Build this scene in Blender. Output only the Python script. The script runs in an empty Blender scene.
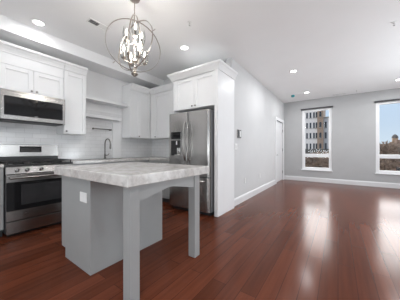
import bpy, bmesh, math, random
from mathutils import Vector, Matrix
C = bpy.context.scene
COL = C.collection
R = math.radians
random.seed(7)

# ------------------------------------------------------------------ camera, world, light, exposure
cam_data = bpy.data.cameras.new('camera')
cam_data.sensor_width = 36.0
cam_data.lens = 195.0 / 400.0 * 36.0
cam_data.clip_start = 0.05
cam_data.clip_end = 1000
cam = bpy.data.objects.new('camera', cam_data)
COL.objects.link(cam)
cam.location = (0, 0, 1.12)
cam.rotation_euler = (R(90), 0, math.atan(138.0 / 195.0))
C.camera = cam

C.view_settings.view_transform = 'Standard'
C.view_settings.look = 'None'
C.view_settings.gamma = 1.0
C.view_settings.use_curve_mapping = False
C.view_settings.exposure = 0.25

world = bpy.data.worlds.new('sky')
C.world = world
world.use_nodes = True
wn, wl = world.node_tree.nodes, world.node_tree.links
wn.clear()
w_out = wn.new('ShaderNodeOutputWorld')
w_bg = wn.new('ShaderNodeBackground')
w_tc = wn.new('ShaderNodeTexCoord')
w_sep = wn.new('ShaderNodeSeparateXYZ')
w_rmp = wn.new('ShaderNodeValToRGB')
# pale blue near the horizon, deeper blue higher up
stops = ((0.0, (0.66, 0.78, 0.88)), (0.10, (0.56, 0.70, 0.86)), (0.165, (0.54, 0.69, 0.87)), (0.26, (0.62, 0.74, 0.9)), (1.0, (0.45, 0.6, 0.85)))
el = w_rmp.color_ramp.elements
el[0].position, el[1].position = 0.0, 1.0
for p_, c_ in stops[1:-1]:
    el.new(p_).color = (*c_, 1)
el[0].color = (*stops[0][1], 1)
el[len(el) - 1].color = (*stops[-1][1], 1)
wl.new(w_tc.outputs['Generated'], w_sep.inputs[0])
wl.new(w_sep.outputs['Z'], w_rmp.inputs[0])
# unseen bright patch added above the far window view, for streaks on the floor
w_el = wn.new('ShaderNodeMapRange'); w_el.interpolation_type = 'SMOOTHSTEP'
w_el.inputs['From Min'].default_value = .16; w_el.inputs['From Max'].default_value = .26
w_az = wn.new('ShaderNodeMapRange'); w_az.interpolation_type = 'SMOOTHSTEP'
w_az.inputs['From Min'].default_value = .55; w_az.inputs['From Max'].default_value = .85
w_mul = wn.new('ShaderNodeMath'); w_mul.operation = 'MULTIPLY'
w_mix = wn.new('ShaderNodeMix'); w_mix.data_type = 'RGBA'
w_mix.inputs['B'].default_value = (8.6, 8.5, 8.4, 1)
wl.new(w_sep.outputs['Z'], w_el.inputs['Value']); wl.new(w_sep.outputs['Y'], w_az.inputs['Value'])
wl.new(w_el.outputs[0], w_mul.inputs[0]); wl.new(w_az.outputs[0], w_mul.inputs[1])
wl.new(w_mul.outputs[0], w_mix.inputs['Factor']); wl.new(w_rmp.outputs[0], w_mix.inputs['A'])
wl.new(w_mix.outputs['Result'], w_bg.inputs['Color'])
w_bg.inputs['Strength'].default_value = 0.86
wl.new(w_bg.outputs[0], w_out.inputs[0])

def add_light(name, kind, loc, rot, energy, color=(1, 1, 1), **kw):
    d = bpy.data.lights.new(name, kind)
    d.energy = energy
    d.color = color
    for k, v in kw.items():
        setattr(d, k, v)
    o = bpy.data.objects.new(name, d)
    COL.objects.link(o)
    o.location = loc
    o.rotation_euler = rot
    return o

add_light('sun', 'SUN', (0, 0, 30), (R(48), 0, R(-50)), 1.7, (1, 0.95, 0.88), angle=R(2))
# added fill lights, tilted up, outside assumed openings behind and beside the camera
add_light('fill_rear', 'AREA', (-0.9, -3.28, 0.80), (R(138), 0, 0), 88, (0.92, 0.97, 1.0),
          shape='RECTANGLE', size=2.6, size_y=1.0)
add_light('fill_near_side', 'AREA', (3.30, 1.2, 1.2), (R(104), 0, R(90)), 40, (0.92, 0.97, 1.0),
          shape='RECTANGLE', size=2.0, size_y=1.0)
add_light('fill_side', 'AREA', (3.42, 5.0, 0.65), (R(145), 0, R(90)), 122, (0.90, 0.96, 1.0),
          shape='RECTANGLE', size=2.0, size_y=1.0)
DOWNLIGHT_W = 12.0
CHANDELIER_W = 16.0

# ------------------------------------------------------------------ mesh helpers
class MB:
    def __init__(self):
        self.bm = bmesh.new()

    def box(self, x0, x1, y0, y1, z0, z1, bevel=0.0, mi=0):
        vs = [self.bm.verts.new(p) for p in ((x0, y0, z0), (x1, y0, z0), (x1, y1, z0), (x0, y1, z0),
                                             (x0, y0, z1), (x1, y0, z1), (x1, y1, z1), (x0, y1, z1))]
        fs = [self.bm.faces.new([vs[i] for i in q]) for q in
              ((3, 2, 1, 0), (4, 5, 6, 7), (0, 1, 5, 4), (1, 2, 6, 5), (2, 3, 7, 6), (3, 0, 4, 7))]
        for f_ in fs:
            f_.material_index = mi
        if bevel > 0:
            es = list({e for f_ in fs for e in f_.edges})
            bmesh.ops.bevel(self.bm, geom=es, offset=bevel, segments=2, affect='EDGES', profile=0.5)
        return self

    def prism(self, pts, axis, a0, a1):
        """extrude a 2D outline along an axis; pts are the other two coordinates in cyclic order"""
        def mk(p, a):
            if axis == 'x':
                return (a, p[0], p[1])
            if axis == 'y':
                return (p[0], a, p[1])
            return (p[0], p[1], a)
        v0 = [self.bm.verts.new(mk(p, a0)) for p in pts]
        v1 = [self.bm.verts.new(mk(p, a1)) for p in pts]
        n = len(pts)
        self.bm.faces.new(v0[::-1])
        self.bm.faces.new(v1)
        for i in range(n):
            j = (i + 1) % n
            self.bm.faces.new((v0[i], v0[j], v1[j], v1[i]))
        return self

    def sweep(self, profile, path):
        """profile: [(outward, z)], path: [(x, y, nx, ny)] points with mitre normals"""
        rings = []
        for (x, y, nx, ny) in path:
            rings.append([self.bm.verts.new((x + nx * o, y + ny * o, z)) for o, z in profile])
        n = len(profile)
        for a, b in zip(rings[:-1], rings[1:]):
            for i in range(n):
                j = (i + 1) % n
                self.bm.faces.new((a[i], a[j], b[j], b[i]))
        self.bm.faces.new(rings[0][::-1])
        self.bm.faces.new(rings[-1])
        return self

    def tube(self, pts, r, seg=10, closed=False, caps=True):
        pts = [Vector(p) for p in pts]
        n = len(pts)
        rr = r if isinstance(r, (list, tuple)) else [r] * n
        rings = []
        prev = None
        for i, p in enumerate(pts):
            if closed:
                t = (pts[(i + 1) % n] - pts[i - 1]).normalized()
            else:
                t = (pts[min(i + 1, n - 1)] - pts[max(i - 1, 0)]).normalized()
            if prev is None:
                ref = Vector((0, 0, 1)) if abs(t.z) < 0.9 else Vector((1, 0, 0))
                u = t.cross(ref).normalized()
            else:
                u = (prev - t * prev.dot(t)).normalized()
            prev = u
            w = t.cross(u)
            rings.append([self.bm.verts.new(p + (u * math.cos(2 * math.pi * k / seg) + w * math.sin(2 * math.pi * k / seg)) * rr[i])
                          for k in range(seg)])
        m = n if closed else n - 1
        for i in range(m):
            a, b = rings[i], rings[(i + 1) % n]
            for k in range(seg):
                l = (k + 1) % seg
                self.bm.faces.new((a[k], a[l], b[l], b[k]))
        if caps and not closed:
            self.bm.faces.new(rings[0][::-1])
            self.bm.faces.new(rings[-1])
        return self

    def lathe(self, prof, c=(0, 0, 0), seg=20, axis='z'):
        """prof: [(r, h)]; radius 0 makes a tip"""
        cx, cy, cz = c
        def mk(r, h, a):
            u, w = r * math.cos(a), r * math.sin(a)
            if axis == 'z':
                return (cx + u, cy + w, cz + h)
            if axis == 'y':
                return (cx + u, cy - h, cz + w)
            return (cx + h, cy + u, cz + w)
        rings = []
        for r, h in prof:
            if r <= 1e-6:
                rings.append([self.bm.verts.new(mk(0, h, 0))])
            else:
                rings.append([self.bm.verts.new(mk(r, h, 2 * math.pi * k / seg)) for k in range(seg)])
        for a, b in zip(rings[:-1], rings[1:]):
            for k in range(seg):
                l = (k + 1) % seg
                if len(a) == 1 and len(b) == 1:
                    continue
                if len(a) == 1:
                    self.bm.faces.new((a[0], b[l], b[k]))
                elif len(b) == 1:
                    self.bm.faces.new((a[k], a[l], b[0]))
                else:
                    self.bm.faces.new((a[k], a[l], b[l], b[k]))
        return self

    def build(self, name, mat, parent=None, smooth=False, loc=None):
        bmesh.ops.recalc_face_normals(self.bm, faces=self.bm.faces[:])
        me = bpy.data.meshes.new(name)
        self.bm.to_mesh(me)
        self.bm.free()
        for m in (mat if isinstance(mat, (list, tuple)) else [mat]):
            me.materials.append(m)
        if smooth:
            for p in me.polygons:
                p.use_smooth = True
        o = bpy.data.objects.new(name, me)
        COL.objects.link(o)
        if smooth:
            md = o.modifiers.new('edge_split', 'EDGE_SPLIT')
            md.split_angle = R(35)
        if parent:
            o.parent = parent
        if loc:
            o.location = loc
        return o

def tag(o, label=None, cat=None, group=None, kind=None):
    if label:
        o['label'] = label
    if cat:
        o['category'] = cat
    if group:
        o['group'] = group
    if kind:
        o['kind'] = kind
    return o

def thing(name, label, cat, loc=(0, 0, 0), rz=0.0, group=None):
    o = bpy.data.objects.new(name, None)
    o.empty_display_size = 0.1
    COL.objects.link(o)
    o.location = loc
    o.rotation_euler = (0, 0, rz)
    return tag(o, label, cat, group)

def copy_tree(o, parent=None):
    c = o.copy()
    COL.objects.link(c)
    if parent:
        c.parent = parent
    for ch in list(o.children):
        copy_tree(ch, c)
    return c

def struct(o):
    return tag(o, kind='structure')

# ------------------------------------------------------------------ materials
def mat(name, col, rough=0.5, metal=0.0, spec=0.5, **kw):
    m = bpy.data.materials.new(name)
    m.use_nodes = True
    b = m.node_tree.nodes['Principled BSDF']
    b.inputs['Base Color'].default_value = (*col, 1)
    b.inputs['Roughness'].default_value = rough
    b.inputs['Metallic'].default_value = metal
    b.inputs['Specular IOR Level'].default_value = spec
    for k, v in kw.items():
        b.inputs[k].default_value = v
    return m

def nodes(m):
    return m.node_tree.nodes, m.node_tree.links, m.node_tree.nodes['Principled BSDF']

def speckle(m, col_a, col_b, scale, bump=0.0, stretch=(1, 1, 1), detail=4.0, lo=0.35, hi=0.65, roughvar=None):
    n, l, b = nodes(m)
    tc = n.new('ShaderNodeTexCoord')
    mp = n.new('ShaderNodeMapping')
    mp.inputs['Scale'].default_value = stretch
    nz = n.new('ShaderNodeTexNoise')
    nz.inputs['Scale'].default_value = scale
    nz.inputs['Detail'].default_value = detail
    rp = n.new('ShaderNodeValToRGB')
    rp.color_ramp.elements[0].position = lo
    rp.color_ramp.elements[0].color = (*col_a, 1)
    rp.color_ramp.elements[1].position = hi
    rp.color_ramp.elements[1].color = (*col_b, 1)
    l.new(tc.outputs['Object'], mp.inputs[0])
    l.new(mp.outputs[0], nz.inputs['Vector'])
    l.new(nz.outputs['Fac'], rp.inputs[0])
    l.new(rp.outputs[0], b.inputs['Base Color'])
    if bump:
        bp = n.new('ShaderNodeBump')
        bp.inputs['Strength'].default_value = bump
        bp.inputs['Distance'].default_value = 0.002
        l.new(nz.outputs['Fac'], bp.inputs['Height'])
        l.new(bp.outputs[0], b.inputs['Normal'])
    return m

WHITE = speckle(mat('white_wall_paint', (.58, .58, .582), .6), (.575, .575, .577), (.59, .59, .592), 3)
SKIRT = speckle(mat('white_skirting_paint', (.68, .68, .685), .4), (.675, .675, .68), (.69, .69, .695), 4)
WALLGRAY = speckle(mat('pale_gray_wall_paint', (.42, .42, .422), .6), (.415, .415, .417), (.43, .43, .432), 3)
CEIL = speckle(mat('ceiling_paint', (.86, .86, .86), .75), (.855, .855, .855), (.87, .87, .87), 2)
TRIM = speckle(mat('white_trim_paint', (.80, .80, .805), .35), (.795, .795, .80), (.81, .81, .815), 4)
CAB = speckle(mat('white_cabinet_lacquer', (.79, .79, .793), .38), (.785, .785, .788), (.80, .80, .803), 4)
GRAY = speckle(mat('gray_cabinet_lacquer', (.325, .33, .328), .42), (.32, .325, .323), (.335, .34, .338), 4)
STEEL = speckle(mat('brushed_steel', (.44, .425, .41), .25, 1.0), (.41, .395, .38), (.48, .465, .45), 14, bump=.02, stretch=(30, 30, 1))
STEELH = speckle(mat('brushed_steel_horizontal', (.42, .40, .39), .27, 1.0), (.32, .31, .30), (.39, .38, .37), 14, bump=.015, stretch=(1, 1, 30))
CHROME = speckle(mat('polished_chrome', (.72, .71, .70), .12, 1.0), (.70, .69, .68), (.75, .74, .73), 6)
NICKEL = speckle(mat('brushed_nickel', (.42, .38, .345), .3, 1.0), (.38, .345, .31), (.46, .42, .38), 20)
DNICKEL = speckle(mat('dark_brushed_nickel', (.2, .19, .18), .3, 1.0), (.18, .17, .16), (.22, .21, .20), 20)
BLACK = speckle(mat('black_enamel', (.012, .012, .012), .35), (.010, .010, .010), (.016, .016, .016), 20)
IRON = speckle(mat('cast_iron', (.02, .02, .02), .6), (.015, .015, .015), (.03, .03, .03), 60, bump=.2)
BGLASS = speckle(mat('black_glass', (.008, .008, .009), .06), (.007, .007, .008), (.010, .010, .011), 5)
OVENWIN = speckle(mat('oven_window_glass', (.03, .03, .032), .08), (.026, .026, .028), (.034, .034, .036), 5)
DARK = speckle(mat('dark_plastic', (.03, .03, .032), .45), (.026, .026, .028), (.035, .035, .038), 30)
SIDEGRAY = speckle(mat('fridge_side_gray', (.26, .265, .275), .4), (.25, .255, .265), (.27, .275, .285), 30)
PLASTIC = speckle(mat('white_plastic', (.80, .80, .79), .35), (.79, .79, .78), (.81, .81, .80), 20)
SHADE = speckle(mat('charcoal_shade', (.06, .06, .065), .7), (.05, .05, .055), (.075, .075, .08), 60)
TEAL = speckle(mat('teal_cap', (.04, .30, .33), .4), (.035, .28, .31), (.045, .32, .35), 20)
SIGNPRINT = speckle(mat('pale_print', (.3, .3, .3), .4), (.28, .28, .28), (.32, .32, .32), 20)
QUARTZ = mat('mottled_quartz', (.62, .60, .57), .22)
n, l, b = nodes(QUARTZ)
tc = n.new('ShaderNodeTexCoord')
n1 = n.new('ShaderNodeTexNoise'); n1.inputs['Scale'].default_value = 16; n1.inputs['Detail'].default_value = 8; n1.inputs['Roughness'].default_value = .7
n2 = n.new('ShaderNodeTexNoise'); n2.inputs['Scale'].default_value = 4.5; n2.inputs['Detail'].default_value = 6; n2.inputs['Distortion'].default_value = 1.5
r1 = n.new('ShaderNodeValToRGB')
r1.color_ramp.elements[0].position = .36; r1.color_ramp.elements[0].color = (.46, .44, .425, 1)
r1.color_ramp.elements[1].position = .56; r1.color_ramp.elements[1].color = (.62, .605, .585, 1)
r2 = n.new('ShaderNodeValToRGB')
r2.color_ramp.elements[0].position = .40; r2.color_ramp.elements[0].color = (.82, .79, .775, 1)
r2.color_ramp.elements[1].position = .58; r2.color_ramp.elements[1].color = (1, 1, 1, 1)
mx = n.new('ShaderNodeMix'); mx.data_type = 'RGBA'; mx.blend_type = 'MULTIPLY'; mx.inputs['Factor'].default_value = .8
l.new(tc.outputs['Object'], n1.inputs['Vector']); l.new(tc.outputs['Object'], n2.inputs['Vector'])
l.new(n1.outputs['Fac'], r1.inputs[0]); l.new(n2.outputs['Fac'], r2.inputs[0])
l.new(r1.outputs[0], mx.inputs['A']); l.new(r2.outputs[0], mx.inputs['B'])
l.new(mx.outputs['Result'], b.inputs['Base Color'])

def emit(name, col, strength):
    m = mat(name, col, .5)
    n, l, b = nodes(m)
    b.inputs['Emission Color'].default_value = (*col, 1)
    b.inputs['Emission Strength'].default_value = strength
    return m
LAMP = emit('lit_lens', (1, .98, .95), 8.0)
BULB = emit('lit_bulb', (1, .94, .86), 4.0)
DISPLAY = emit('lit_display', (.55, .75, .85), .25)

def glassy(name, fres=1.45, tint=(1, 1, 1), rough=0.0):
    m = bpy.data.materials.new(name)
    m.use_nodes = True
    n, l = m.node_tree.nodes, m.node_tree.links
    n.clear()
    o = n.new('ShaderNodeOutputMaterial')
    t = n.new('ShaderNodeBsdfTransparent'); t.inputs[0].default_value = (*tint, 1)
    g = n.new('ShaderNodeBsdfGlossy'); g.inputs['Roughness'].default_value = rough
    f = n.new('ShaderNodeFresnel'); f.inputs[0].default_value = fres
    x = n.new('ShaderNodeMixShader')
    l.new(f.outputs[0], x.inputs[0]); l.new(t.outputs[0], x.inputs[1]); l.new(g.outputs[0], x.inputs[2])
    l.new(x.outputs[0], o.inputs[0])
    return m
PANE = glassy('window_glass', 1.2)
CUP = glassy('clear_shade_glass', 1.12, (.97, .97, .965))

# floor: long glossy red-brown boards running towards the far windows
WOOD = mat('red_brown_floor_boards', (.1, .04, .025), .2, 0.0, .13)
n, l, b = nodes(WOOD)
tc = n.new('ShaderNodeTexCoord'); sp = n.new('ShaderNodeSeparateXYZ'); cb = n.new('ShaderNodeCombineXYZ')
l.new(tc.outputs['Object'], sp.inputs[0])
l.new(sp.outputs['Y'], cb.inputs['X']); l.new(sp.outputs['X'], cb.inputs['Y'])
br = n.new('ShaderNodeTexBrick')
br.inputs['Scale'].default_value = 1.0
br.inputs['Brick Width'].default_value = 1.45
br.inputs['Row Height'].default_value = .127
br.inputs['Mortar Size'].default_value = .0022
br.inputs['Mortar Smooth'].default_value = .1
br.inputs['Bias'].default_value = 0.0
br.offset = .37; br.offset_frequency = 2
br.inputs['Color1'].default_value = (.095, .026, .012, 1)
br.inputs['Color2'].default_value = (.15, .043, .021, 1)
br.inputs['Mortar'].default_value = (.045, .013, .008, 1)
l.new(cb.outputs[0], br.inputs['Vector'])
gm = n.new('ShaderNodeMapping'); gm.inputs['Scale'].default_value = (9, .5, 1)
gn = n.new('ShaderNodeTexNoise'); gn.inputs['Scale'].default_value = 3; gn.inputs['Detail'].default_value = 5
gr = n.new('ShaderNodeValToRGB')
gr.color_ramp.elements[0].position = .35; gr.color_ramp.elements[0].color = (.85, .83, .82, 1)
gr.color_ramp.elements[1].position = .65; gr.color_ramp.elements[1].color = (1.08, 1.07, 1.06, 1)
l.new(tc.outputs['Object'], gm.inputs[0]); l.new(gm.outputs[0], gn.inputs['Vector']); l.new(gn.outputs['Fac'], gr.inputs[0])
mx = n.new('ShaderNodeMix'); mx.data_type = 'RGBA'; mx.blend_type = 'MULTIPLY'; mx.inputs['Factor'].default_value = 1
l.new(br.outputs['Color'], mx.inputs['A']); l.new(gr.outputs[0], mx.inputs['B'])
l.new(mx.outputs['Result'], b.inputs['Base Color'])
bp = n.new('ShaderNodeBump'); bp.inputs['Strength'].default_value = .12; bp.inputs['Distance'].default_value = .001; bp.invert = True
l.new(br.outputs['Fac'], bp.inputs['Height']); l.new(bp.outputs[0], b.inputs['Normal'])

def tile_mat(name, hx):
    m = mat(name, (.78, .78, .78), .16)
    n, l, b = nodes(m)
    tc = n.new('ShaderNodeTexCoord'); sp = n.new('ShaderNodeSeparateXYZ'); cb = n.new('ShaderNodeCombineXYZ')
    l.new(tc.outputs['Object'], sp.inputs[0])
    l.new(sp.outputs[hx], cb.inputs['X']); l.new(sp.outputs['Z'], cb.inputs['Y'])
    br = n.new('ShaderNodeTexBrick')
    br.inputs['Scale'].default_value = 1.0
    br.inputs['Brick Width'].default_value = .205
    br.inputs['Row Height'].default_value = .0775
    br.inputs['Mortar Size'].default_value = .0028
    br.inputs['Color1'].default_value = (.78, .78, .785, 1)
    br.inputs['Color2'].default_value = (.74, .74, .745, 1)
    br.inputs['Mortar'].default_value = (.64, .64, .64, 1)
    l.new(cb.outputs[0], br.inputs['Vector'])
    l.new(br.outputs['Color'], b.inputs['Base Color'])
    bp = n.new('ShaderNodeBump'); bp.inputs['Strength'].default_value = .5; bp.inputs['Distance'].default_value = .002; bp.invert = True
    l.new(br.outputs['Fac'], bp.inputs['Height']); l.new(bp.outputs[0], b.inputs['Normal'])
    return m
TILE_Y = tile_mat('white_subway_tile_long', 'Y')
TILE_X = tile_mat('white_subway_tile_short', 'X')

# ------------------------------------------------------------------ setting
H = 2.915
XL, XR, YR, YF, XM, YB, YM = -4.10, 2.95, -2.80, 7.95, -1.69, 3.56, 3.45
struct(MB().box(XL - .12, XR + .12, YR - .12, YF + .22, -.12, 0).build('floor', WOOD))
struct(MB().box(XL - .12, XR + .12, YR - .12, YF + .22, H, H + .12).build('ceiling', CEIL))
struct(MB().box(XL - .12, XL, YR - .12, YB + .12, 0, H).build('wall_left', TRIM))
struct(MB().box(XL, XM - .12, YB, YB + .12, 0, H).build('wall_back', WHITE))
# wall holding the entry door, opening between y 6.78 and 7.82
DY0, DY1, DZ = 6.79, 7.80, 2.13
mb = MB()
mb.box(XM - .12, XM, YM, DY0, 0, H); mb.box(XM - .12, XM, DY1, YF, 0, H); mb.box(XM - .12, XM, DY0, DY1, DZ, H)
struct(mb.build('wall_middle', WHITE))
# far wall with two window openings
WZ0, WZ1 = .42, 2.56
WIN = [(-1.07, -.165), (.94, 1.845)]
mb = MB()
xs = [XM - .12, WIN[0][0], WIN[0][1], WIN[1][0], WIN[1][1], XR + .12]
for i in range(5):
    if i % 2 == 0:
        mb.box(xs[i], xs[i + 1], YF, YF + .22, 0, H)
    else:
        mb.box(xs[i], xs[i + 1], YF, YF + .22, 0, WZ0)
        mb.box(xs[i], xs[i + 1], YF, YF + .22, WZ1, H)
struct(mb.build('wall_far', WALLGRAY))
# right wall and rear wall: unseen openings added to let the fill light in
mb = MB()
mb.box(XR, XR + .12, YR - .12, .2, 0, H); mb.box(XR, XR + .12, 2.2, 4.0, 0, H); mb.box(XR, XR + .12, 6.0, YF, 0, H)
mb.box(XR, XR + .12, 4.0, 6.0, 0, .4); mb.box(XR, XR + .12, 4.0, 6.0, 2.5, H)
mb.box(XR, XR + .12, .2, 2.2, 0, .4); mb.box(XR, XR + .12, .2, 2.2, 2.5, H)
struct(mb.build('wall_right', WHITE))
mb = MB()
mb.box(XL, -2.2, YR - .12, YR, 0, H); mb.box(.4, XR, YR - .12, YR, 0, H)
mb.box(-2.2, .4, YR - .12, YR, 0, .4); mb.box(-2.2, .4, YR - .12, YR, 2.5, H)
struct(mb.build('wall_rear', WHITE))
# dropped soffit above the range wall
struct(MB().box(XL, -3.65, YR, YB, 2.73, H).build('trim_1', CEIL))
# tiled backsplashes
struct(MB().box(XL, XL + .012, YR, YB, .94, 1.93).build('trim_2', TILE_Y))
struct(MB().box(XL + .012, -2.69, YB - .012, YB, .94, 1.42).build('trim_3', TILE_X))
# narrow boxed-out strip on the tiled wall
struct(MB().box(XL + .012, XL + .04, 2.40, 2.60, .94, 1.73).build('trim_4', TRIM))

def skirting(name, x0, x1, y0, y1, side):
    mb = MB()
    if side == 'x+':
        mb.prism([(x0, 0), (x1, 0), (x1, .115), (x1 - .006, .135), (x0, .15)], 'y', y0, y1)
    elif side == 'y-':
        mb.prism([(y1, 0), (y0, 0), (y0, .115), (y0 + .006, .135), (y1, .15)], 'x', x0, x1)
    elif side == 'x-':
        mb.prism([(x1, 0), (x0, 0), (x0, .115), (x0 + .006, .135), (x1, .15)], 'y', y0, y1)
    else:
        mb.prism([(y0, 0), (y1, 0), (y1, .115), (y1 - .006, .135), (y0, .15)], 'x', x0, x1)
    return struct(mb.build(name, SKIRT))
skirting('baseboard_middle', XM, XM + .016, YM, DY0 - .115, 'x+')
skirting('baseboard_far', XM + .016, XR - .016, YF - .016, YF, 'y-')
skirting('baseboard_right', XR - .016, XR, YR, YF, 'x-')
skirting('baseboard_rear', XL, XR - .016, YR, YR + .016, 'y+')

# windows
def make_window(i, x0, x1):
    mb = MB()
    y0, y1 = YF + .03, YF + .12
    fl, fr = .09, .09
    mb.box(x0, x0 + fl, y0, y1, WZ0, WZ1, .006)
    mb.box(x1 - fr, x1, y0, y1, WZ0, WZ1, .006)
    mb.box(x0 + fl, x1 - fr, y0, y1, WZ1 - .06, WZ1)
    mb.box(x0 + fl, x1 - fr, y0, y1, WZ0, WZ0 + .08)
    f = struct(mb.build('window_%d' % i, TRIM))
    MB().box(x0 + fl, x1 - fr, y0 + .01, y1 - .01, .865, .985, .008).build('meeting_rail', TRIM, f)
    MB().box(x0 + fl, x1 - fr, y0 + .04, y0 + .048, .985, WZ1 - .06).build('upper_pane', PANE, f)
    MB().box(x0 + fl, x1 - fr, y0 + .04, y0 + .048, WZ0 + .08, .865).build('lower_pane', PANE, f)
    MB().box(x0 - .02, x1 + .02, YF - .035, YF + .03, WZ0 - .025, WZ0 + .002, .004).build('sill', TRIM, f)
    return f
make_window(1, *WIN[0])
make_window(2, *WIN[1])

# entry door in the middle wall
door = struct(MB().box(XM - .075, XM - .03, DY0 + .006, DY1 - .006, .008, DZ - .006, .003).build('door_1', TRIM))
mb = MB()
for (a0, a1, z0, z1) in ((DY0 + .14, DY1 - .14, .25, .95), (DY0 + .14, DY1 - .14, 1.12, 1.98)):
    w = .03
    mb.box(XM - .031, XM - .024, a0, a0 + w, z0, z1); mb.box(XM - .031, XM - .024, a1 - w, a1, z0, z1)
    mb.box(XM - .031, XM - .024, a0 + w, a1 - w, z0, z0 + w); mb.box(XM - .031, XM - .024, a0 + w, a1 - w, z1 - w, z1)
mb.build('panel_moulding', TRIM, door)
mb = MB()
mb.box(XM, XM + .02, DY0 - .11, DY0, 0, DZ + .1, .004)
mb.box(XM, XM + .02, DY1, DY1 + .11, 0, DZ + .1, .004)
mb.box(XM, XM + .02, DY0, DY1, DZ, DZ + .1, .004)
mb.build('casing', TRIM, door)
for z in (.30, 1.13, 1.83):
    mb = MB()
    mb.lathe([(0, -.055), (.011, -.05), (.011, .05), (0, .055)], (XM - .012, DY1 - .012, z), 10)
    mb.build('hinge', DNICKEL, door, True)
mb = MB()
mb.lathe([(0, -.002), (.03, 0), (.03, .008), (.012, .014), (.012, .05), (0, .05)], (XM - .03, DY0 + .08, .95), 16, 'x')
mb.tube([(XM + .012, DY0 + .08, .95), (XM + .014, DY0 + .14, .95), (XM + .012, DY0 + .20, .945)], [.011, .009, .008], 10)
mb.build('lever_handle', DNICKEL, door, True)
MB().lathe([(0, -.002), (.03, 0), (.03, .012), (.02, .022), (0, .022)], (XM - .03, DY0 + .08, 1.10), 16, 'x').build('deadbolt', DNICKEL, door, True)

# ------------------------------------------------------------------ cabinets
def shaker(mb, x0, x1, z0, z1, y=0.0, t=.02, rail=.062):
    """door face towards local -y, front plane at y - t"""
    mb.box(x0, x0 + rail, y - t, y, z0, z1, .0025)
    mb.box(x1 - rail, x1, y - t, y, z0, z1, .0025)
    mb.box(x0 + rail, x1 - rail, y - t, y, z0, z0 + rail, .0025)
    mb.box(x0 + rail, x1 - rail, y - t, y, z1 - rail, z1, .0025)
    mb.box(x0 + rail - .003, x1 - rail + .003, y - t + .0145, y - .001, z0 + rail - .003, z1 - rail + .003)
    return mb

def knob(parent, x, z, y):
    return MB().lathe([(0, -.001), (.006, 0), (.006, .014), (.014, .018), (.015, .024), (.011, .03), (0, .031)],
                      (x, y, z), 14, 'y').build('knob', DNICKEL, parent, True)

def door_part(root, x0, x1, z0, z1, m, knob_at=None, rail=.062):
    d = shaker(MB(), x0, x1, z0, z1, 0, .02, rail).build('door', m, root)
    if knob_at:
        knob(d, knob_at[0], knob_at[1], -.02)
    return d

CROWN = [(0, 2.475), (.012, 2.475), (.016, 2.49), (.03, 2.52), (.052, 2.555), (.068, 2.568), (.072, 2.58), (.072, 2.60), (0, 2.60)]
XU, YU = -3.765, 3.215            # door-front planes of the two rows of upper cabinets
RZ = R(90)
# over-range cabinet: local x runs along +Y from y 0.585
def upper(name, label, loc, rz, w, depth, z0, z1, doors, frieze=None, group=None):
    root = thing(name, label, 'cabinet', loc, rz, group)
    MB().box(0, w, .0, depth, z0, z1, .002).build('case', CAB, root)
    return root

OX = XU - .02                     # case front on the range wall
DEP = OX - XL - .014
c1 = thing('wall_cabinet', 'short white two-door wall cabinet directly above the microwave', 'cabinet', (OX, .585, 0), RZ)
MB().box(.001, .769, .001, DEP, 1.962, 2.60).build('case', CAB, c1)
MB().box(.001, .769, -.018, -.001, 2.322, 2.478).build('frieze_board', CAB, c1)
door_part(c1, .004, .370, 1.965, 2.318, CAB, (.345, 2.0))
door_part(c1, .374, .766, 1.965, 2.318, CAB, (.405, 2.0))
MB().sweep([(o + .018, z) for o, z in CROWN], [(.001, 0, 0, -1), (.769, 0, 0, -1)]).build('crown_moulding', CAB, c1)

c2 = thing('wall_cabinet', 'tall narrow white single-door wall cabinet right of the microwave', 'cabinet', (OX, 1.356, 0), RZ)
MB().box(.001, .355, .001, DEP, 1.40, 2.60).build('case', CAB, c2)
door_part(c2, .004, .352, 1.402, 2.462, CAB, (.032, 1.44))
MB().sweep([(o + .018, z) for o, z in CROWN], [(.001, 0, 0, -1), (.355, 0, 0, -1)]).build('crown_moulding', CAB, c2)

c0 = thing('wall_cabinet', 'white wall cabinet left of the microwave, cut by the left edge', 'cabinet', (OX, -.18, 0), RZ)
MB().box(.001, .763, .001, DEP, 1.40, 2.60).build('case', CAB, c0)
door_part(c0, .004, .380, 1.402, 2.462, CAB, (.35, 1.44))
door_part(c0, .384, .760, 1.402, 2.462, CAB, (.41, 1.44))
MB().sweep([(o + .018, z) for o, z in CROWN], [(.001, 0, 0, -1), (.763, 0, 0, -1)]).build('crown_moulding', CAB, c0)

# corner pair: range wall part and back wall part
Y3 = 2.645
c3 = thing('wall_cabinet', 'white two-door wall cabinet right of the shelves, running into the corner', 'cabinet', (OX, Y3, 0), RZ)
w3 = YU + .02 - Y3
MB().box(.001, w3 - .001, .001, DEP, 1.40, 2.60).build('case', CAB, c3)
door_part(c3, .004, .258, 1.402, 2.462, CAB, (.225, 1.435), .055)
door_part(c3, .262, w3 - .024, 1.402, 2.462, CAB, None, .055)
MB().sweep([(o + .018, z) for o, z in CROWN], [(.001, 0, 0, -1), (w3 - .0885, 0, 0, -1)]).build('crown_moulding', CAB, c3)

c4 = thing('wall_cabinet', 'white wall cabinet between the corner and the refrigerator', 'cabinet', (OX, YU + .02, 0), 0)
w4 = -2.672 - OX
D4 = YB - .014 - (YU + .02)
MB().box(-.30, w4 - .001, .001, D4, 1.40, 2.60).build('case', CAB, c4)
MB().box(.024, .160, -.018, -.001, 1.402, 2.462).build('filler_panel', CAB, c4)
door_part(c4, .164, .715, 1.402, 2.462, CAB, (.205, 1.435), .062)
shaker(MB(), .719, w4 - .003, 1.402, 2.462, 0, .02, .055).build('door', CAB, c4)
MB().sweep([(o + .018, z) for o, z in CROWN], [(0.022, 0, 0, -1), (w4 - .095, 0, 0, -1)]).build('crown_moulding', CAB, c4)

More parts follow.
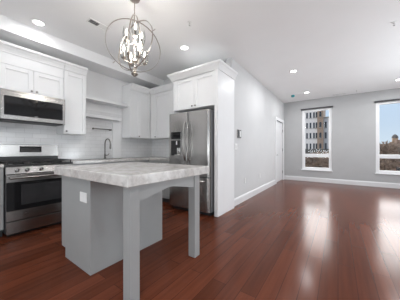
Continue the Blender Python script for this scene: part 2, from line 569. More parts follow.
# over-refrigerator cabinet and tall end panels
XF0, XF1, YFC = -2.655, -1.700, 2.86
c5 = thing('wall_cabinet', 'deep white two-door cabinet above the refrigerator', 'cabinet', (XF0, YFC, 0), 0)
wf = XF1 - XF0
MB().box(.001, wf - .001, .001, YB - YFC - .014, 1.885, 2.60).build('case', CAB, c5)
MB().box(.001, .068, -.018, -.001, 1.887, 2.478).build('filler_panel', CAB, c5)
door_part(c5, .072, .510, 1.887, 2.462, CAB, (.475, 1.925))
door_part(c5, .514, wf - .004, 1.887, 2.462, CAB, (.55, 1.925))
PE = .066
MB().sweep([(o + .019, z) for o, z in CROWN],
           [(-.014, .25, -1, 0), (-.014, 0, -1, -1), (wf + PE - .02, 0, 1, -1), (wf + PE - .02, YM - YFC + .02, 1, 0)]).build('crown_moulding', CAB, c5)
tp = thing('end_panel', 'tall white floor-to-cabinet panel along the right side of the refrigerator', 'panel', (XF1 + .002, 2.815, 0), 0)
MB().box(0, .068, .0, YM - 2.815 - .002, .002, 2.468, .003).build('panel_board', CAB, tp)
lp = thing('end_panel', 'narrow white upright panel along the left side of the refrigerator', 'panel', (-2.67, 2.87, 0), 0)
MB().box(0, .013, 0, YB - 2.87 - .015, .002, 1.88).build('panel_board', CAB, lp)

# floating shelves, rail
def shelf(label, y0, y1, x1, z0, z1):
    root = thing('floating_shelf', label, 'shelf', (XL, y0, z0), 0)
    MB().box(.014, x1 - XL, 0, y1 - y0, 0, z1 - z0, .004).build('shelf_board', CAB, root)
    for yy in (.12, y1 - y0 - .12):
        MB().box(.0135, .10, yy - .015, yy + .015, -.012, -.001).build('bracket', TRIM, root)
    return root
shelf('upper, deeper of the two white floating shelves between the cabinets', 1.725, 2.640, -3.83, 2.085, 2.135)
shelf('lower, shorter of the two white floating shelves above the faucet', 1.725, 2.535, -3.93, 1.765, 1.825)
pr_ = thing('towel_rail', 'slim dark metal towel rail on the tile under the lower shelf', 'rail', (XL + .012, 1.97, 1.56), 0)
MB().tube([(.05, 0, 0), (.05, .40, 0)], .009, 10).build('bar', DNICKEL, pr_, True)
for yy in (.02, .38):
    MB().lathe([(0, 0), (.02, .001), (.02, .008), (.008, .012), (.008, .05), (0, .05)], (0, yy, 0), 12, 'x').build('bracket', DNICKEL, pr_, True)

# base cabinets
CT0, CT1 = .898, .938             # worktop underside / top
XBF = -3.48
def drawer(root, x0, x1, z0, z1, m):
    d = MB().box(x0, x1, -.02, -.001, z0, z1, .0025).build('drawer', m, root)
    cx = (x0 + x1) / 2
    mb = MB()
    mb.tube([(cx - .07, -.045, (z0 + z1) / 2), (cx + .07, -.045, (z0 + z1) / 2)], .006, 8)
    mb.tube([(cx - .06, -.019, (z0 + z1) / 2), (cx - .06, -.045, (z0 + z1) / 2)], .005, 8)
    mb.tube([(cx + .06, -.019, (z0 + z1) / 2), (cx + .06, -.045, (z0 + z1) / 2)], .005, 8)
    mb.build('pull', NICKEL, d, True)

def base_cab(label, loc, rz, w, depth, kind, group=None, sink=False):
    root = thing('base_cabinet', label, 'cabinet', loc, rz, group)
    if sink:
        mb = MB()
        mb.box(.001, .019, 0, depth, .102, CT0 - .002); mb.box(w - .019, w - .001, 0, depth, .102, CT0 - .002)
        mb.box(.019, w - .019, 0, .018, .102, CT0 - .002); mb.box(.019, w - .019, .018, depth, .102, .12)
        mb.build('case', GRAY, root)
    else:
        MB().box(.001, w - .001, 0, depth, .102, CT0 - .002).build('case', GRAY, root)
    MB().box(.001, w - .001, .07, depth, .001, .1).build('toe_kick', DARK, root)
    if kind == 'drawers':
        for z0, z1 in ((.735, .888), (.42, .725), (.112, .41)):
            drawer(root, .004, w - .004, z0, z1, GRAY)
    else:
        n_ = 2 if w > .5 else 1
        for i in range(n_):
            a, b_ = .004 + (w - .008) * i / n_, .004 + (w - .008) * (i + 1) / n_ - .003 * (i < n_ - 1)
            door_part(root, a, b_, .112, .888, GRAY, ((b_ - .035) if i == 0 else (a + .035), .84))
    return root
BD = XBF - XL - .003
base_cab('gray drawer cabinet left of the range, cut by the left edge', (XBF, -.02, 0), RZ, .603, BD, 'drawers')
base_cab('gray base cabinet in a row left of the drawer cabinet, outside the view', (XBF, -.92, 0), RZ, .898, BD, 'doors')
base_cab('gray single-door base cabinet right of the range, behind the island', (XBF, 1.368, 0), RZ, .45, BD, 'doors')
base_cab('gray two-door sink cabinet under the faucet, behind the island', (XBF, 1.82, 0), RZ, .84, BD, 'doors', sink=True)
base_cab('gray base cabinet between the corner and the refrigerator', (XBF + .002, 2.93, 0), 0, -2.675 - XBF - .004, YB - .003 - 2.93, 'doors')
bc = thing('corner_base_cabinet', 'gray blind corner base cabinet behind the island', 'cabinet', (XL + .003, 2.662, 0), 0)
MB().box(0, BD - .002, 0, YB - .004 - 2.662, .102, CT0 - .002).build('case', GRAY, bc)
MB().box(0, BD - .08, 0, YB - .004 - 2.662, .001, .1).build('toe_kick', DARK, bc)

# worktops along the walls
wt = tag(MB().box(XL + .013, XBF + .035, -.95, .583, CT0, CT1, .004).build('worktop', QUARTZ),
         'pale stone worktop on the drawer cabinet left of the range', 'worktop')
mb = MB()
SX0, SX1, SY0, SY1 = -3.98, -3.60, 1.90, 2.50
mb.box(XL + .041, XBF + .035, 1.366, SY0, CT0, CT1)
mb.box(XL + .041, SX0, SY0, SY1, CT0, CT1); mb.box(SX1, XBF + .035, SY0, SY1, CT0, CT1)
mb.box(XL + .041, XBF + .035, SY1, YB - .013, CT0, CT1)
mb.box(XBF + .035, -2.675, 2.895, YB - .013, CT0, CT1)
tag(mb.build('worktop', QUARTZ), 'L-shaped stone worktop with the sink, along the tiled corner', 'worktop')
sk = thing('kitchen_sink', 'stainless undermount sink bowl below the faucet', 'sink', (SX0, SY0, CT0), 0)
mb = MB()
sx, sy = SX1 - SX0, SY1 - SY0
mb.box(.002, sx - .002, .002, sy - .002, -.2, -.19)
mb.box(.002, .012, .002, sy - .002, -.19, -.002); mb.box(sx - .012, sx - .002, .002, sy - .002, -.19, -.002)
mb.box(.012, sx - .012, .002, .012, -.19, -.002); mb.box(.012, sx - .012, sy - .012, sy - .002, -.19, -.002)
mb.build('bowl', STEELH, sk)
MB().lathe([(.04, .0), (.04, .004), (.03, .004), (.01, .001), (0, .001)], (sx / 2, sy / 2, -.19), 16).build('drain', CHROME, sk, True)

fa = thing('faucet', 'tall chrome pull-down kitchen faucet standing against the tile', 'faucet', (-4.02, 2.205, CT1), 0)
MB().lathe([(0, 0), (.027, 0), (.027, .012), (.018, .02), (.017, .09), (.014, .10), (0, .10)], (0, 0, .0005), 16).build('base', DNICKEL, fa, True)
pts = [(0, 0, .09), (0, 0, .30)]
for k in range(1, 12):
    a = math.pi * k / 12
    pts.append((.075 - .075 * math.cos(a), .03 * k / 12, .33 + .085 * math.sin(a)))
pts.append((.15, .032, .30))
MB().tube(pts, .012, 12).build('spout', DNICKEL, fa, True)
MB().lathe([(0, 0), (.015, .002), (.018, .03), (.014, .10), (0, .10)], (.15, .032, .20), 14).build('spray_head', DNICKEL, fa, True)
MB().tube([(0, .015, .07), (.01, .06, .075), (.012, .085, .11)], [.011, .008, .006], 10).build('lever', DNICKEL, fa, True)

# ------------------------------------------------------------------ gas range
rg = thing('gas_range', 'freestanding stainless gas range with black cast-iron grates', 'range', (-3.43, .588, 0), RZ)
W = .762
MB().box(0, W, 0, .60, .05, .905, .003).build('body', DARK, rg)
MB().box(.03, W - .03, .04, .58, .002, .05).build('plinth', BLACK, rg)
MB().box(-.002, W + .002, -.03, .56, .905, .93, .005).build('cooktop', BLACK, rg)
cp = MB().prism([(-.035, .812), (0, .812), (0, .905), (-.012, .905)], 'x', 0, W).build('control_panel', STEELH, rg)
for i, x in enumerate((.11, .21, .362, .55, .65)):
    kb = MB().lathe([(0, 0), (.025, .0), (.026, .008), (.021, .012), (.019, .036), (0, .038)], (x, -.024, .86), 18, 'y')
    k_ = kb.build('burner_knob', STEELH, rg, True)
    MB().box(x - .003, x + .003, -.066, -.058, .844, .876).build('pointer', DARK, k_)
od = MB().box(.004, W - .004, -.035, -.001, .21, .80, .004).build('oven_door', STEELH, rg)
MB().box(.004, W - .004, -.0385, -.034, .338, .705).build('door_glass', BGLASS, od)
MB().box(.145, W - .145, -.041, -.038, .40, .665, .001).build('oven_window', OVENWIN, od)
mb = MB()
mb.tube([(.03, -.082, .762), (W - .03, -.082, .762)], .0125, 12)
for x in (.06, W - .06):
    mb.box(x - .012, x + .012, -.08, -.034, .75, .774, .003)
mb.build('door_handle', STEELH, od, True)
MB().lathe([(0, 0), (.017, .001), (.017, .003), (0, .0035)], (.19, -.035, .275), 20, 'y').build('round_badge', CHROME, od, True)
MB().box(.004, W - .004, -.035, -.001, .045, .198, .004).build('warming_drawer', STEELH, rg)
bgd = MB().box(0, W, .565, .655, .905, 1.205, .006).build('backguard', BLACK, rg)
MB().box(.0, W, .555, .566, 1.02, 1.203, .003).build('backguard_panel', STEELH, bgd)
dp = MB().box(.255, .525, .551, .556, 1.085, 1.178, .002).build('display', BGLASS, rg)
for r_ in range(2):
    for k in range(9):
        MB().box(.275 + k * .026, .288 + k * .026, .5495, .5512, 1.104 + r_ * .03, 1.109 + r_ * .03).build('key_mark', SIGNPRINT, dp)
MB().box(.355, .42, .5495, .5512, 1.155, 1.168).build('clock_readout', OVENWIN, dp)
for (bx, by, r_) in ((.15, .12, .048), (.15, .42, .036), (.38, .27, .042), (.61, .12, .042), (.61, .42, .036)):
    MB().lathe([(0, 0), (r_ + .012, 0), (r_ + .010, .012), (r_, .014), (r_, .024), (r_ - .006, .028), (0, .029)], (bx, by, .930), 20).build('burner', IRON, rg, True)
for g0, g1 in ((.012, .255), (.259, .503), (.507, .75)):
    mb = MB()
    z0, z1 = .958, .972
    mb.box(g0, g1, .0, .014, z0, z1, .003); mb.box(g0, g1, .526, .54, z0, z1, .003)
    mb.box(g0, g0 + .014, .014, .526, z0, z1, .003); mb.box(g1 - .014, g1, .014, .526, z0, z1, .003)
    for yy in (.12, .27, .42):
        mb.box(g0 + .014, g1 - .014, yy - .006, yy + .006, z0, z1)
    c_ = (g0 + g1) / 2
    mb.box(c_ - .006, c_ + .006, .014, .526, z0, z1)
    for fx in (g0 + .003, g1 - .015):
        for fy in (.002, .528):
            mb.box(fx, fx + .012, fy, fy + .01, .930, z0)
    mb.build('grate', IRON, rg)

# ------------------------------------------------------------------ microwave
mw = thing('microwave', 'stainless over-the-range microwave with a black glass door', 'microwave', (-3.735, .588, 1.545), RZ)
MB().box(0, W, 0, .345, .012, .412, .002).build('case', DARK, mw)
md_ = MB().box(0, W, -.035, -.001, .0, .412, .004).build('front', STEELH, mw)
MB().box(.035, W - .035, -.0385, -.034, .06, .325, .002).build('door_glass', BGLASS, md_)
MB().box(.362, .40, -.0395, -.0383, .067, .074).build('print', SIGNPRINT, md_)
MB().box(.02, W - .02, .0, .30, -.012, .011, .003).build('underside_vent', DARK, mw)
MB().box(.03, W - .03, -.0365, -.0345, .388, .392).build('vent_slot', DARK, md_)

# ------------------------------------------------------------------ refrigerator
FX0, FX1, FYF = -2.648, -1.738, 2.70
fr = thing('refrigerator', 'stainless french-door refrigerator with water dispenser and bottom freezer', 'refrigerator', (FX0, FYF, 0), 0)
fw = FX1 - FX0
MB().box(.004, fw - .004, .085, .82, .06, 1.79, .004).build('body', SIDEGRAY, fr)
MB().box(.03, fw - .03, .10, .80, .002, .06).build('base_grille', DARK, fr)
def bowed(mb, x0, x1, z0, z1, y0, y1, bow=.012, seg=10):
    pts = [(x0, y1), (x0, y0 + .012), (x0 + .006, y0 + .004)]
    for k in range(seg + 1):
        u = k / seg
        pts.append((x0 + .012 + (x1 - x0 - .024) * u, y0 - bow * (1 - (2 * u - 1) ** 2)))
    pts += [(x1 - .006, y0 + .004), (x1, y0 + .012), (x1, y1)]
    return mb.prism([(p[0], p[1]) for p in pts], 'z', z0, z1)
XS = .452
# left door with dispenser recess: built of pieces round the niche
dl = bowed(MB(), .002, XS - .003, .665, 1.80, .012, .08, .004).build('left_door', STEEL, fr, True)
dsp = MB()
dsp.box(.062, .318, -.004, .012, 1.005, 1.465, .003)
dsp = dsp.build('dispenser_frame', STEELH, dl)
MB().box(.074, .306, -.0065, -.003, 1.325, 1.452, .001).build('dispenser_display', BGLASS, dsp)
MB().box(.074, .306, -.0065, -.003, 1.02, 1.295, .001).build('dispenser_niche', BLACK, dsp)
mb = MB()
mb.lathe([(0, 0), (.02, 0), (.018, .05), (.012, .07), (0, .07)], (.23, -.02, 1.215), 14)
mb.box(.17, .29, -.022, -.006, 1.02, 1.035, .002)
mb.box(.225, .300, -.014, -.006, 1.035, 1.16, .003)
mb.build('dispenser_spout', CHROME, dsp, True)
dr_ = bowed(MB(), XS + .003, fw - .002, .665, 1.80, .012, .08, .004).build('right_door', STEEL, fr, True)
fz = bowed(MB(), .002, fw - .002, .075, .650, .012, .08, .004).build('freezer_drawer', STEEL, fr, True)
def handle(parent, x):
    pts = []
    for k in range(15):
        u = k / 14
        pts.append((x, .004 - .062 * math.sin(math.pi * u) ** .6 if 0 < u < 1 else .012, .93 + .70 * u))
    MB().tube(pts, [.011] * 15, 10).build('handle', STEEL, parent, True)
handle(dl, XS - .045)
handle(dr_, XS + .045)
mb = MB()
pts = []
for k in range(15):
    u = k / 14
    pts.append((.08 + (fw - .16) * u, .004 - .055 * math.sin(math.pi * u) ** .5 if 0 < u < 1 else .012, .59))
MB().tube(pts, .012, 10).build('handle', STEEL, fz, True)

# ------------------------------------------------------------------ island
isl = thing('kitchen_island', 'gray kitchen island base with two square legs under the stone top', 'island', (-1.80, .853, 0), 0)
mb = MB()
mb.prism([(-.62, .10), (-.53, .10), (-.53, .001), (0, .001), (0, .864), (-.62, .864)], 'y', 0, .87)
mb.build('base', GRAY, isl)
MB().box(-.625, .004, -.004, -.0005, .864 - .001, .865).build('top_batten', GRAY, isl)
mb = MB()
shaker(mb, 0, .42, .13, .85)
for i, yy in enumerate((.005, .44)):
    d_ = shaker(MB(), 0, .425, .13, .85).build('door', GRAY, isl)
    d_.rotation_euler = (0, 0, R(-90))
    d_.location = (-.621, yy + .425, 0)
    knob(d_, .385 if i == 1 else .04, .80, -.02)
mb.bm.free()
LEG = .084
for yy in (-.008, .762):
    MB().box(.508, .508 + LEG, yy, yy + LEG, .001, .864, .003).build('leg', GRAY, isl)
# arched rail between the legs
zc = .792
ya, yb = -.008 + LEG, .762
pts = [(ya, .864), (ya, .733), ((ya + yb) / 2 - .03, zc), ((ya + yb) / 2 + .03, zc), (yb, .733), (yb, .864)]
MB().prism(pts, 'x', .555, .58).build('arched_rail', GRAY, isl)
op = MB().box(-.188, -.056, -.007, -.0005, .638, .728, .002).build('socket_plate', PLASTIC, isl)
tag(op, 'white socket plate')
for cx in (-.152, -.092):
    MB().box(cx - .017, cx + .017, -.009, -.0065, .664, .702, .001).build('socket_face', PLASTIC, op)
tag(MB().box(-2.435, -1.150, .785, 1.80, .866, .945, .005).build('island_worktop', QUARTZ),
    'thick mottled pale stone slab topping the kitchen island', 'worktop')

# ------------------------------------------------------------------ chandelier
CX, CY = -1.955, 1.43
ch = thing('chandelier', 'orb chandelier of crossing metal rings with two tiers of glass candle lamps', 'chandelier', (CX, CY, H), 0)
MB().lathe([(0, -.001), (.063, -.001), (.063, -.012), (.055, -.03), (.015, -.038), (0, -.038)], (0, 0, 0), 24).build('canopy', NICKEL, ch, True)
MB().tube([(0, 0, -.036), (0, 0, -.25)], .007, 10).build('rod', NICKEL, ch, True)
ZC, RO = -.565, .315
mb = MB()
mb.tube([(0, 0, -.23), (0, 0, -.90)], .008, 10)
mb.lathe([(0, -.02), (.02, -.015), (.03, 0), (.02, .02), (.008, .03)], (0, 0, -.75), 16)
mb.lathe([(0, -.035), (.012, -.03), (.04, -.005), (.034, .01), (.008, .02)], (0, 0, -.90), 16)
mb.lathe([(0, -.012), (.022, -.006), (.022, .006), (.008, .02)], (0, 0, -.515), 16)
mb.build('stem', NICKEL, ch, True)
vd = math.atan2(CY, CX)            # heading of the sight line, rings are turned about it
def ring(yaw, tilt, rad, width=.013):
    bm_ = MB()
    N = 64
    M = Matrix.Rotation(yaw, 3, 'Z') @ Matrix.Rotation(tilt, 3, 'Y')
    inner = rad - .005
    rings_ = []
    for k in range(N):
        a = 2 * math.pi * k / N
        c_, s_ = math.cos(a), math.sin(a)
        quad = []
        for (r_, xo) in ((rad, -width / 2), (rad, width / 2), (inner, width / 2), (inner, -width / 2)):
            p = M @ Vector((xo, r_ * c_, r_ * s_))
            quad.append(bm_.bm.verts.new((p.x, p.y, p.z + ZC)))
        rings_.append(quad)
    for k in range(N):
        a, b_ = rings_[k], rings_[(k + 1) % N]
        for i in range(4):
            j = (i + 1) % 4
            bm_.bm.faces.new((a[i], a[j], b_[j], b_[i]))
    return bm_.build('ring', NICKEL, ch, True)
ring(vd + R(12), R(4), RO)
ring(vd + R(80), R(-7), RO - .006)
ring(vd + R(-52), R(8), RO - .012)
for sg in (-1, 1):
    ax = Vector((-math.sin(vd), math.cos(vd), 0))
    p0 = Vector((0, 0, ZC)) + (ax * -.7 + Vector((0, 0, .71))) * sg * (RO - .012)
    p1 = Vector((0, 0, ZC)) + (ax * -.7 + Vector((0, 0, .71))) * sg * (RO + .022)
    MB().tube([p0, p1], .0055, 8).build('pivot_bolt', NICKEL, ch, True)
def lamp_arm(ang, zarm, rad):
    dx, dy = math.cos(ang), math.sin(ang)
    pts = [(0, 0, zarm - .01), (dx * rad * .5, dy * rad * .5, zarm - .03), (dx * rad, dy * rad, zarm - .01), (dx * rad, dy * rad, zarm + .005)]
    arm = MB().tube(pts, .0055, 8)
    arm.lathe([(0, 0), (.024, .002), (.03, .012), (.02, .012), (0, .01)], (dx * rad, dy * rad, zarm), 14)
    arm = arm.build('arm', NICKEL, ch, True)
    MB().lathe([(0, .011), (.0095, .011), (.0095, .075), (0, .075)], (dx * rad, dy * rad, zarm), 10).build('candle_sleeve', DNICKEL, arm, True)
    MB().lathe([(.006, .076), (.013, .10), (.014, .115), (.008, .14), (0, .165)], (dx * rad, dy * rad, zarm), 12).build('bulb', BULB, arm, True)
    MB().lathe([(.026, .013), (.040, .05), (.043, .10), (.036, .15), (.031, .19)], (dx * rad, dy * rad, zarm), 16).build('glass_shade', CUP, arm, True)
for k in range(4):
    lamp_arm(vd + R(20 + 90 * k), -.755, .125)
for k in range(3):
    lamp_arm(vd + R(65 + 120 * k), -.515, .10)
cl = add_light('chandelier_glow', 'POINT', (0, 0, -.58), (0, 0, 0), CHANDELIER_W, (1, .94, .86), shadow_soft_size=.1)
cl.parent = ch

# ------------------------------------------------------------------ ceiling fittings
def downlight(x, y, label, watts=DOWNLIGHT_W):
    root = thing('recessed_downlight', label, 'downlight', (x, y, H), 0, 'recessed ceiling downlights')
    MB().lathe([(.062, -.001), (.088, -.001), (.088, -.006), (.078, -.011), (.062, -.009), (.062, -.001)], (0, 0, 0), 28).build('trim_ring', PLASTIC, root, True)
    MB().lathe([(0, -.002), (.0615, -.002), (.0615, -.0045), (0, -.006)], (0, 0, 0), 28).build('lens', LAMP, root, True)
    a = add_light('downlight_beam', 'AREA', (0, 0, -.02), (0, 0, 0), watts, (.98, .99, 1), shape='DISK', size=.12)
    a.parent = root
    return root
for (x, y, s) in ((-3.442, .927, 'lit recessed downlight nearest the range wall, left of the chandelier'),
                  (-2.194, 2.631, 'lit recessed downlight right of the chandelier, before the refrigerator cabinet'),
                  (-.825, 4.844, 'lit recessed downlight largest of the pair near the entry door wall'),
                  (-.803, 6.89, 'lit recessed downlight farthest back, just before the left window'),
                  (1.268, 6.98, 'lit recessed downlight near the right window, cut by the right edge'),
                  (1.27, 4.84, 'lit recessed downlight outside the view to the right, fourth row'),
                  (1.27, 2.4, 'lit recessed downlight outside the view to the right, third row'),
                  (1.27, -.6, 'lit recessed downlight outside the view, right behind the camera'),
                  (-.75, .3, 'lit recessed downlight outside the view, above the camera'),
                  (-2.1, -1.2, 'lit recessed downlight outside the view, left behind the camera')):
    downlight(x, y, s, 2.0 if x < -3 else 2.5 if x < -2.15 else DOWNLIGHT_W)

def sprinkler(x, y, label):
    root = thing('fire_sprinkler', label, 'sprinkler', (x, y, H), 0, 'ceiling fire sprinklers')
    MB().lathe([(0, -.001), (.028, -.001), (.026, -.006), (.01, -.01), (0, -.01)], (0, 0, 0), 18).build('escutcheon', PLASTIC, root, True)
    mb = MB()
    mb.lathe([(.0, -.01), (.007, -.01), (.007, -.02), (0, -.02)], (0, 0, 0), 10)
    mb.tube([(.006, 0, -.018), (.011, 0, -.03), (.003, 0, -.045)], .0025, 6)
    mb.tube([(-.006, 0, -.018), (-.011, 0, -.03), (-.003, 0, -.045)], .0025, 6)
    mb.lathe([(0, -.045), (.014, -.045), (.014, -.048), (0, -.048)], (0, 0, 0), 12)
    mb.build('head', CHROME, root, True)
sprinkler(-1.70, 2.147, 'small metal fire sprinkler on the ceiling right of the chandelier')
sprinkler(.641, 3.804, 'small metal fire sprinkler on the ceiling at upper right')
sprinkler(.452, 7.467, 'tiny fire sprinkler on the ceiling near the far wall between windows')
tc_ = thing('sprinkler_cap', 'small teal capped ceiling fitting near the entry door corner', 'ceiling fitting', (-1.199, 6.948, H), 0)
MB().lathe([(0, -.001), (.06, -.001), (.058, -.008), (.04, -.012), (0, -.012)], (0, 0, 0), 20).build('escutcheon', PLASTIC, tc_, True)
MB().lathe([(.052, -.012), (.052, -.055), (.042, -.066), (0, -.068)], (0, 0, 0), 20).build('cap', TEAL, tc_, True)

def vent(name, label, cx, cy, lx, ly, rz, nslat, open_part=1.0):
    root = thing(name, label, 'air vent', (cx, cy, H), rz)
    b_ = .018
    mb = MB()
    mb.box(-lx / 2, lx / 2, -ly / 2, -ly / 2 + b_, -.009, -.001, .002); mb.box(-lx / 2, lx / 2, ly / 2 - b_, ly / 2, -.009, -.001, .002)
    mb.box(-lx / 2, -lx / 2 + b_, -ly / 2 + b_, ly / 2 - b_, -.009, -.001, .002); mb.box(lx / 2 - b_, lx / 2, -ly / 2 + b_, ly / 2 - b_, -.009, -.001, .002)
    mb.build('frame', PLASTIC, root)
    sp_ = -lx / 2 + b_ + (lx - 2 * b_) * open_part
    MB().box(-lx / 2 + b_, sp_, -ly / 2 + b_, ly / 2 - b_, -.003, -.001).build('opening', DARK, root)
    if open_part < 1:
        MB().box(sp_, lx / 2 - b_, -ly / 2 + b_, ly / 2 - b_, -.006, -.001).build('closed_damper', PLASTIC, root)
    for k in range(nslat):
        yy = -ly / 2 + b_ + (ly - 2 * b_) * (k + .5) / nslat
        MB().prism([(yy - .008, -.008), (yy - .006, -.009), (yy + .004, -.004), (yy + .002, -.003)], 'x', -lx / 2 + b_, lx / 2 - b_).build('slat', PLASTIC, root)
vent('ceiling_vent', 'rectangular slatted air vent on the kitchen ceiling left of the chandelier', -2.80, 1.44, .29, .13, RZ, 3, .5)
vent('ceiling_vent', 'narrow linear air vent on the ceiling above the far wall', .03, 7.69, .38, .075, 0, 0)

# ------------------------------------------------------------------ wall fittings in the hall
ic = thing('intercom', 'gray video intercom panel on the white wall beside the refrigerator panel', 'intercom', (XM + .001, 3.70, 1.455), 0)
MB().box(0, .022, -.01, .17, -.085, .085, .004).build('housing', STEEL, ic)
MB().box(.0215, .024, .0, .06, -.075, .075, .001).build('screen', DARK, ic)
MB().box(.0215, .024, .09, .15, -.06, .06, .001).build('keypad', PLASTIC, ic)
sw = thing('light_switch', 'white light switch plate on the wall below the intercom', 'switch', (XM + .001, 3.585, 1.19), 0)
MB().box(0, .007, 0, .115, -.06, .06, .002).build('plate', PLASTIC, sw)
for yy in (.035, .08):
    MB().box(.0065, .012, yy - .014, yy + .014, -.03, .03, .002).build('rocker', PLASTIC, sw)
for (yy, lab) in ((4.12, 'white wall outlet low on the hall wall, nearer the refrigerator'), (5.12, 'white wall outlet low on the hall wall, nearer the entry door')):
    o_ = thing('wall_outlet', lab, 'outlet', (XM + .001, yy, .44), 0, 'outlets low on the hall wall')
    p_ = MB().box(0, .006, -.035, .035, -.058, .058, .002).build('plate', PLASTIC, o_)
    for zz in (-.022, .022):
        MB().box(.0055, .008, -.016, .016, zz - .014, zz + .014, .002).build('socket_face', PLASTIC, o_)

# roller shades at the window heads
for (x0, x1), lab in zip(WIN, ('rolled-up charcoal roller shade at the head of the left window', 'rolled-up charcoal roller shade at the head of the right window')):
    rs = thing('roller_shade', lab, 'window shade', ((x0 + x1) / 2, YF, WZ1), 0, 'roller shades above the windows')
    hw = (x1 - x0) / 2 + .025
    MB().tube([(-hw + .01, -.035, .018), (hw - .01, -.035, .018)], .026, 14).build('roll', SHADE, rs, True)
    for s in (-1, 1):
        MB().box(s * hw - .006, s * hw + .006, -.066, -.001, -.012, .048, .002).build('bracket', DARK, rs)

# ------------------------------------------------------------------ outside
GZ = -6.0
GROUND = speckle(mat('dry_ground', (.16, .13, .10), .9), (.10, .08, .06), (.24, .20, .16), .25, detail=8)
struct(MB().box(-120, 160, YF + 6, 260, GZ - .5, GZ).build('ground_outside', GROUND))

def brick_wall_mat(name, c1_, c2_, mortar):
    m = mat(name, c1_, .9)
    n, l, b = nodes(m)
    tc = n.new('ShaderNodeTexCoord'); sp = n.new('ShaderNodeSeparateXYZ'); cb = n.new('ShaderNodeCombineXYZ')
    ad = n.new('ShaderNodeMath'); ad.operation = 'ADD'
    l.new(tc.outputs['Object'], sp.inputs[0]); l.new(sp.outputs['X'], ad.inputs[0]); l.new(sp.outputs['Y'], ad.inputs[1])
    l.new(ad.outputs[0], cb.inputs['X']); l.new(sp.outputs['Z'], cb.inputs['Y'])
    br = n.new('ShaderNodeTexBrick')
    br.inputs['Scale'].default_value = 1; br.inputs['Brick Width'].default_value = .5; br.inputs['Row Height'].default_value = .18
    br.inputs['Mortar Size'].default_value = .012
    br.inputs['Color1'].default_value = (*c1_, 1); br.inputs['Color2'].default_value = (*c2_, 1); br.inputs['Mortar'].default_value = (*mortar, 1)
    l.new(cb.outputs[0], br.inputs['Vector']); l.new(br.outputs['Color'], b.inputs['Base Color'])
    return m
BR_WHITE = brick_wall_mat('pale_brick', (.74, .70, .68), (.66, .62, .60), (.7, .68, .67))
BR_BROWN = brick_wall_mat('brown_brick', (.34, .25, .19), (.28, .20, .15), (.34, .28, .24))
BR_RED = brick_wall_mat('red_brick', (.30, .19, .14), (.25, .15, .11), (.3, .24, .2))
BR_TAN = brick_wall_mat('tan_brick', (.42, .30, .20), (.36, .25, .17), (.4, .34, .28))
ROOFM = speckle(mat('flat_roof_tar', (.12, .11, .10), .9), (.09, .085, .08), (.16, .15, .14), 1.0)
OUTGLASS = speckle(mat('dark_window_glass', (.03, .035, .045), .15), (.025, .03, .04), (.04, .045, .055), 1)
STONE = speckle(mat('light_stone', (.36, .34, .31), .8), (.33, .31, .28), (.39, .37, .34), 1)

def windows_on(root, wall, xs_, zs_, w, h, y):
    for z in zs_:
        for x in xs_:
            f_ = MB().box(x - w / 2, x + w / 2, y - .06, y + .02, z - h / 2, z + h / 2).build('window', OUTGLASS, root)
            MB().box(x - w / 2 - .12, x + w / 2 + .12, y - .14, y - .061, z - h / 2 - .16, z - h / 2).build('window_sill', STONE, f_)

ap = thing('apartment_building', 'tall pale apartment block with a brown brick bay, outside the left window', 'building', (0, 68, GZ), 0)
g = -GZ
MB().box(-18, -5.05, 0, 12, 0, 17 + g).build('pale_wall', BR_WHITE, ap)
MB().box(-5.05, -3.5, -.5, 12, 0, 18 + g).build('brown_bay', BR_BROWN, ap)
MB().box(-3.5, 2.0, .4, 12, 0, 10.55 + g).build('low_wing', BR_WHITE, ap)
MB().box(-18.05, 2.1, -.62, -.52, 0, 1.45 + g).build('plinth', ROOFM, ap)
MB().box(-3.5, 2.15, .2, 12.1, 10.55 + g, 10.9 + g).build('cornice', STONE, ap)
zs = [z + g for z in (2.3, 5.5, 8.6, 11.7, 14.8)]
windows_on(ap, None, (-16.2, -14.2, -12, -10, -7.78, -6.85, -5.93, -5.28), zs, .42, 1.6, 0)
windows_on(ap, None, (-4.25,), zs, .5, 1.5, -.5)
windows_on(ap, None, (-2.95, -1.6, .2), zs[:3], .42, 1.7, .4)

def house(label, x, y, w, d, h, m, nwin, rows, group='low brick houses beyond the windows', tower=None):
    root = thing('row_house', label, 'building', (x, y, GZ), 0, group)
    MB().box(0, w, 0, d, 0, h).build('wall', m, root)
    MB().box(-.15, w + .15, -.2, d, h, h + .35).build('cornice', STONE, root)
    MB().box(.2, w - .2, .2, d - .2, h + .351, h + .5).build('roof', ROOFM, root)
    windows_on(root, None, [w * (i + .5) / nwin for i in range(nwin)], [h - 1.8 - 3.0 * r_ for r_ in range(rows)], .9, 1.6, 0)
    if tower:
        MB().box(w * .62, w * .82, 2, 4, h + .5, h + 2.2).build('chimney', m, root)
    return root
house('red brick rowhouse at the left side of the right window', 7.5, 62, 6.0, 10, 7.3, BR_RED, 4, 2, tower=True)
house('brown brick rowhouse in the middle of the right window', 14.0, 66, 5.0, 10, 7.0, BR_BROWN, 3, 2)
house('red brick rowhouse at the right edge of the right window', 19.8, 64, 8.0, 10, 7.5, BR_RED, 5, 2)
tw = thing('stone_tower', 'tan stone tower with a dark domed cap on the skyline, right window', 'tower', (15.4, 90, GZ), 0)
MB().box(-1.0, 1.0, -1, 1, 0, 9.8).build('shaft', BR_TAN, tw)
MB().box(-.65, .65, -.65, .65, 9.8, 11.1).build('belfry', BR_TAN, tw)
MB().lathe([(.85, 11.1), (.75, 11.6), (.45, 12.1), (0, 12.4)], (0, 0, 0), 14).build('dome', ROOFM, tw, True)
MB().box(-4.5, 4.5, .9, 8, 0, 9.2).build('nave', BR_TAN, tw)

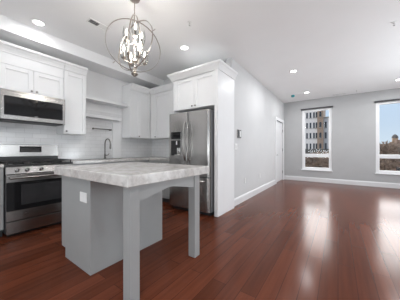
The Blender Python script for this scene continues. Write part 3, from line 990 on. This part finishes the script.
BARK = speckle(mat('bare_bark', (.20, .14, .10), .9), (.13, .09, .065), (.30, .22, .16), 3)
TWIG = speckle(mat('bare_twig', (.30, .22, .17), .9), (.24, .17, .13), (.44, .34, .27), 3)
def bare_tree(seed, label, loc, h):
    rnd = random.Random(seed)
    root = thing('bare_tree', label, 'tree', loc, 0, 'leafless trees beyond the windows')
    tr, tw_ = MB(), MB()
    tr.tube([(0, 0, 0), (.05, .02, h * .35), (0, .05, h * .85)], [h * .03, h * .022, h * .008], 6)
    def grow(p, d, ln, r, lev):
        q = p + d * ln
        (tr if lev < 1 else tw_).tube([p, (p + q) / 2 + Vector((rnd.uniform(-1, 1), rnd.uniform(-1, 1), rnd.uniform(-1, 1))) * ln * .08, q], [r, r * .85, r * .65], 4 if lev < 2 else 3, caps=False)
        if lev < 3:
            for _ in range(5):
                nd = (d + Vector((rnd.uniform(-1, 1), rnd.uniform(-1, 1), rnd.uniform(-.35, .8))) * .85).normalized()
                grow(p + d * ln * rnd.uniform(.45, 1), nd, ln * rnd.uniform(.55, .75), max(r * .6, .028), lev + 1)
    for k in range(14):
        a = k * 2.4 + rnd.uniform(-.3, .3)
        z = h * rnd.uniform(.32, .80)
        grow(Vector((0, 0, z)), Vector((math.cos(a), math.sin(a), rnd.uniform(.5, 1.1))).normalized(), h * .125, h * .014, 0)
    tr.build('trunk', BARK, root)
    tw_.build('twigs', TWIG, root)
    return root
t0 = bare_tree(3, 'leafless brown tree low in the right window, nearest its left edge', (5.2, 37, GZ), 8.6)
t1 = bare_tree(5, 'leafless brown tree low in the left window, nearest its left edge', (-4.6, 38, GZ), 7.4)
spots = [(t1, -1.2, 38, 1.0, 'leafless brown tree low in the left window, nearest its right edge'),
         (t0, -2.9, 43.5, .85, 'leafless brown tree in the middle of the left window, second row back'),
         (t1, -6.7, 43.5, 1.0, 'leafless brown tree at the left of the left window, second row back'),
         (t0, .5, 44, .88, 'leafless brown tree at the right of the left window, second row back'),
         (t1, -4.7, 50, 1.0, 'leafless brown tree in the left window, left in the back row'),
         (t0, -.9, 49.5, .9, 'leafless brown tree in the left window, right in the back row'),
         (t1, 8.2, 38, 1.12, 'leafless brown tree low in the right window, nearest its right edge'),
         (t0, 6.4, 43, 1.0, 'leafless brown tree in the middle of the right window, second row back'),
         (t1, 10.2, 43.0, 1.15, 'leafless brown tree at the right of the right window, second row back'),
         (t0, 7.0, 49.5, 1.0, 'leafless brown tree in the right window, left in the third row'),
         (t1, 10.8, 49, 1.22, 'leafless brown tree in the right window, right in the third row'),
         (t0, 9.0, 55, 1.08, 'leafless brown tree in the right window, farthest back before the houses')]
for i, (src, x, y, s, lab) in enumerate(spots):
    c_ = copy_tree(src)
    c_['label'] = lab
    c_.location = (x, y, GZ)
    c_.rotation_euler = (0, 0, i * 1.3)
    c_.scale = (s, s, s)
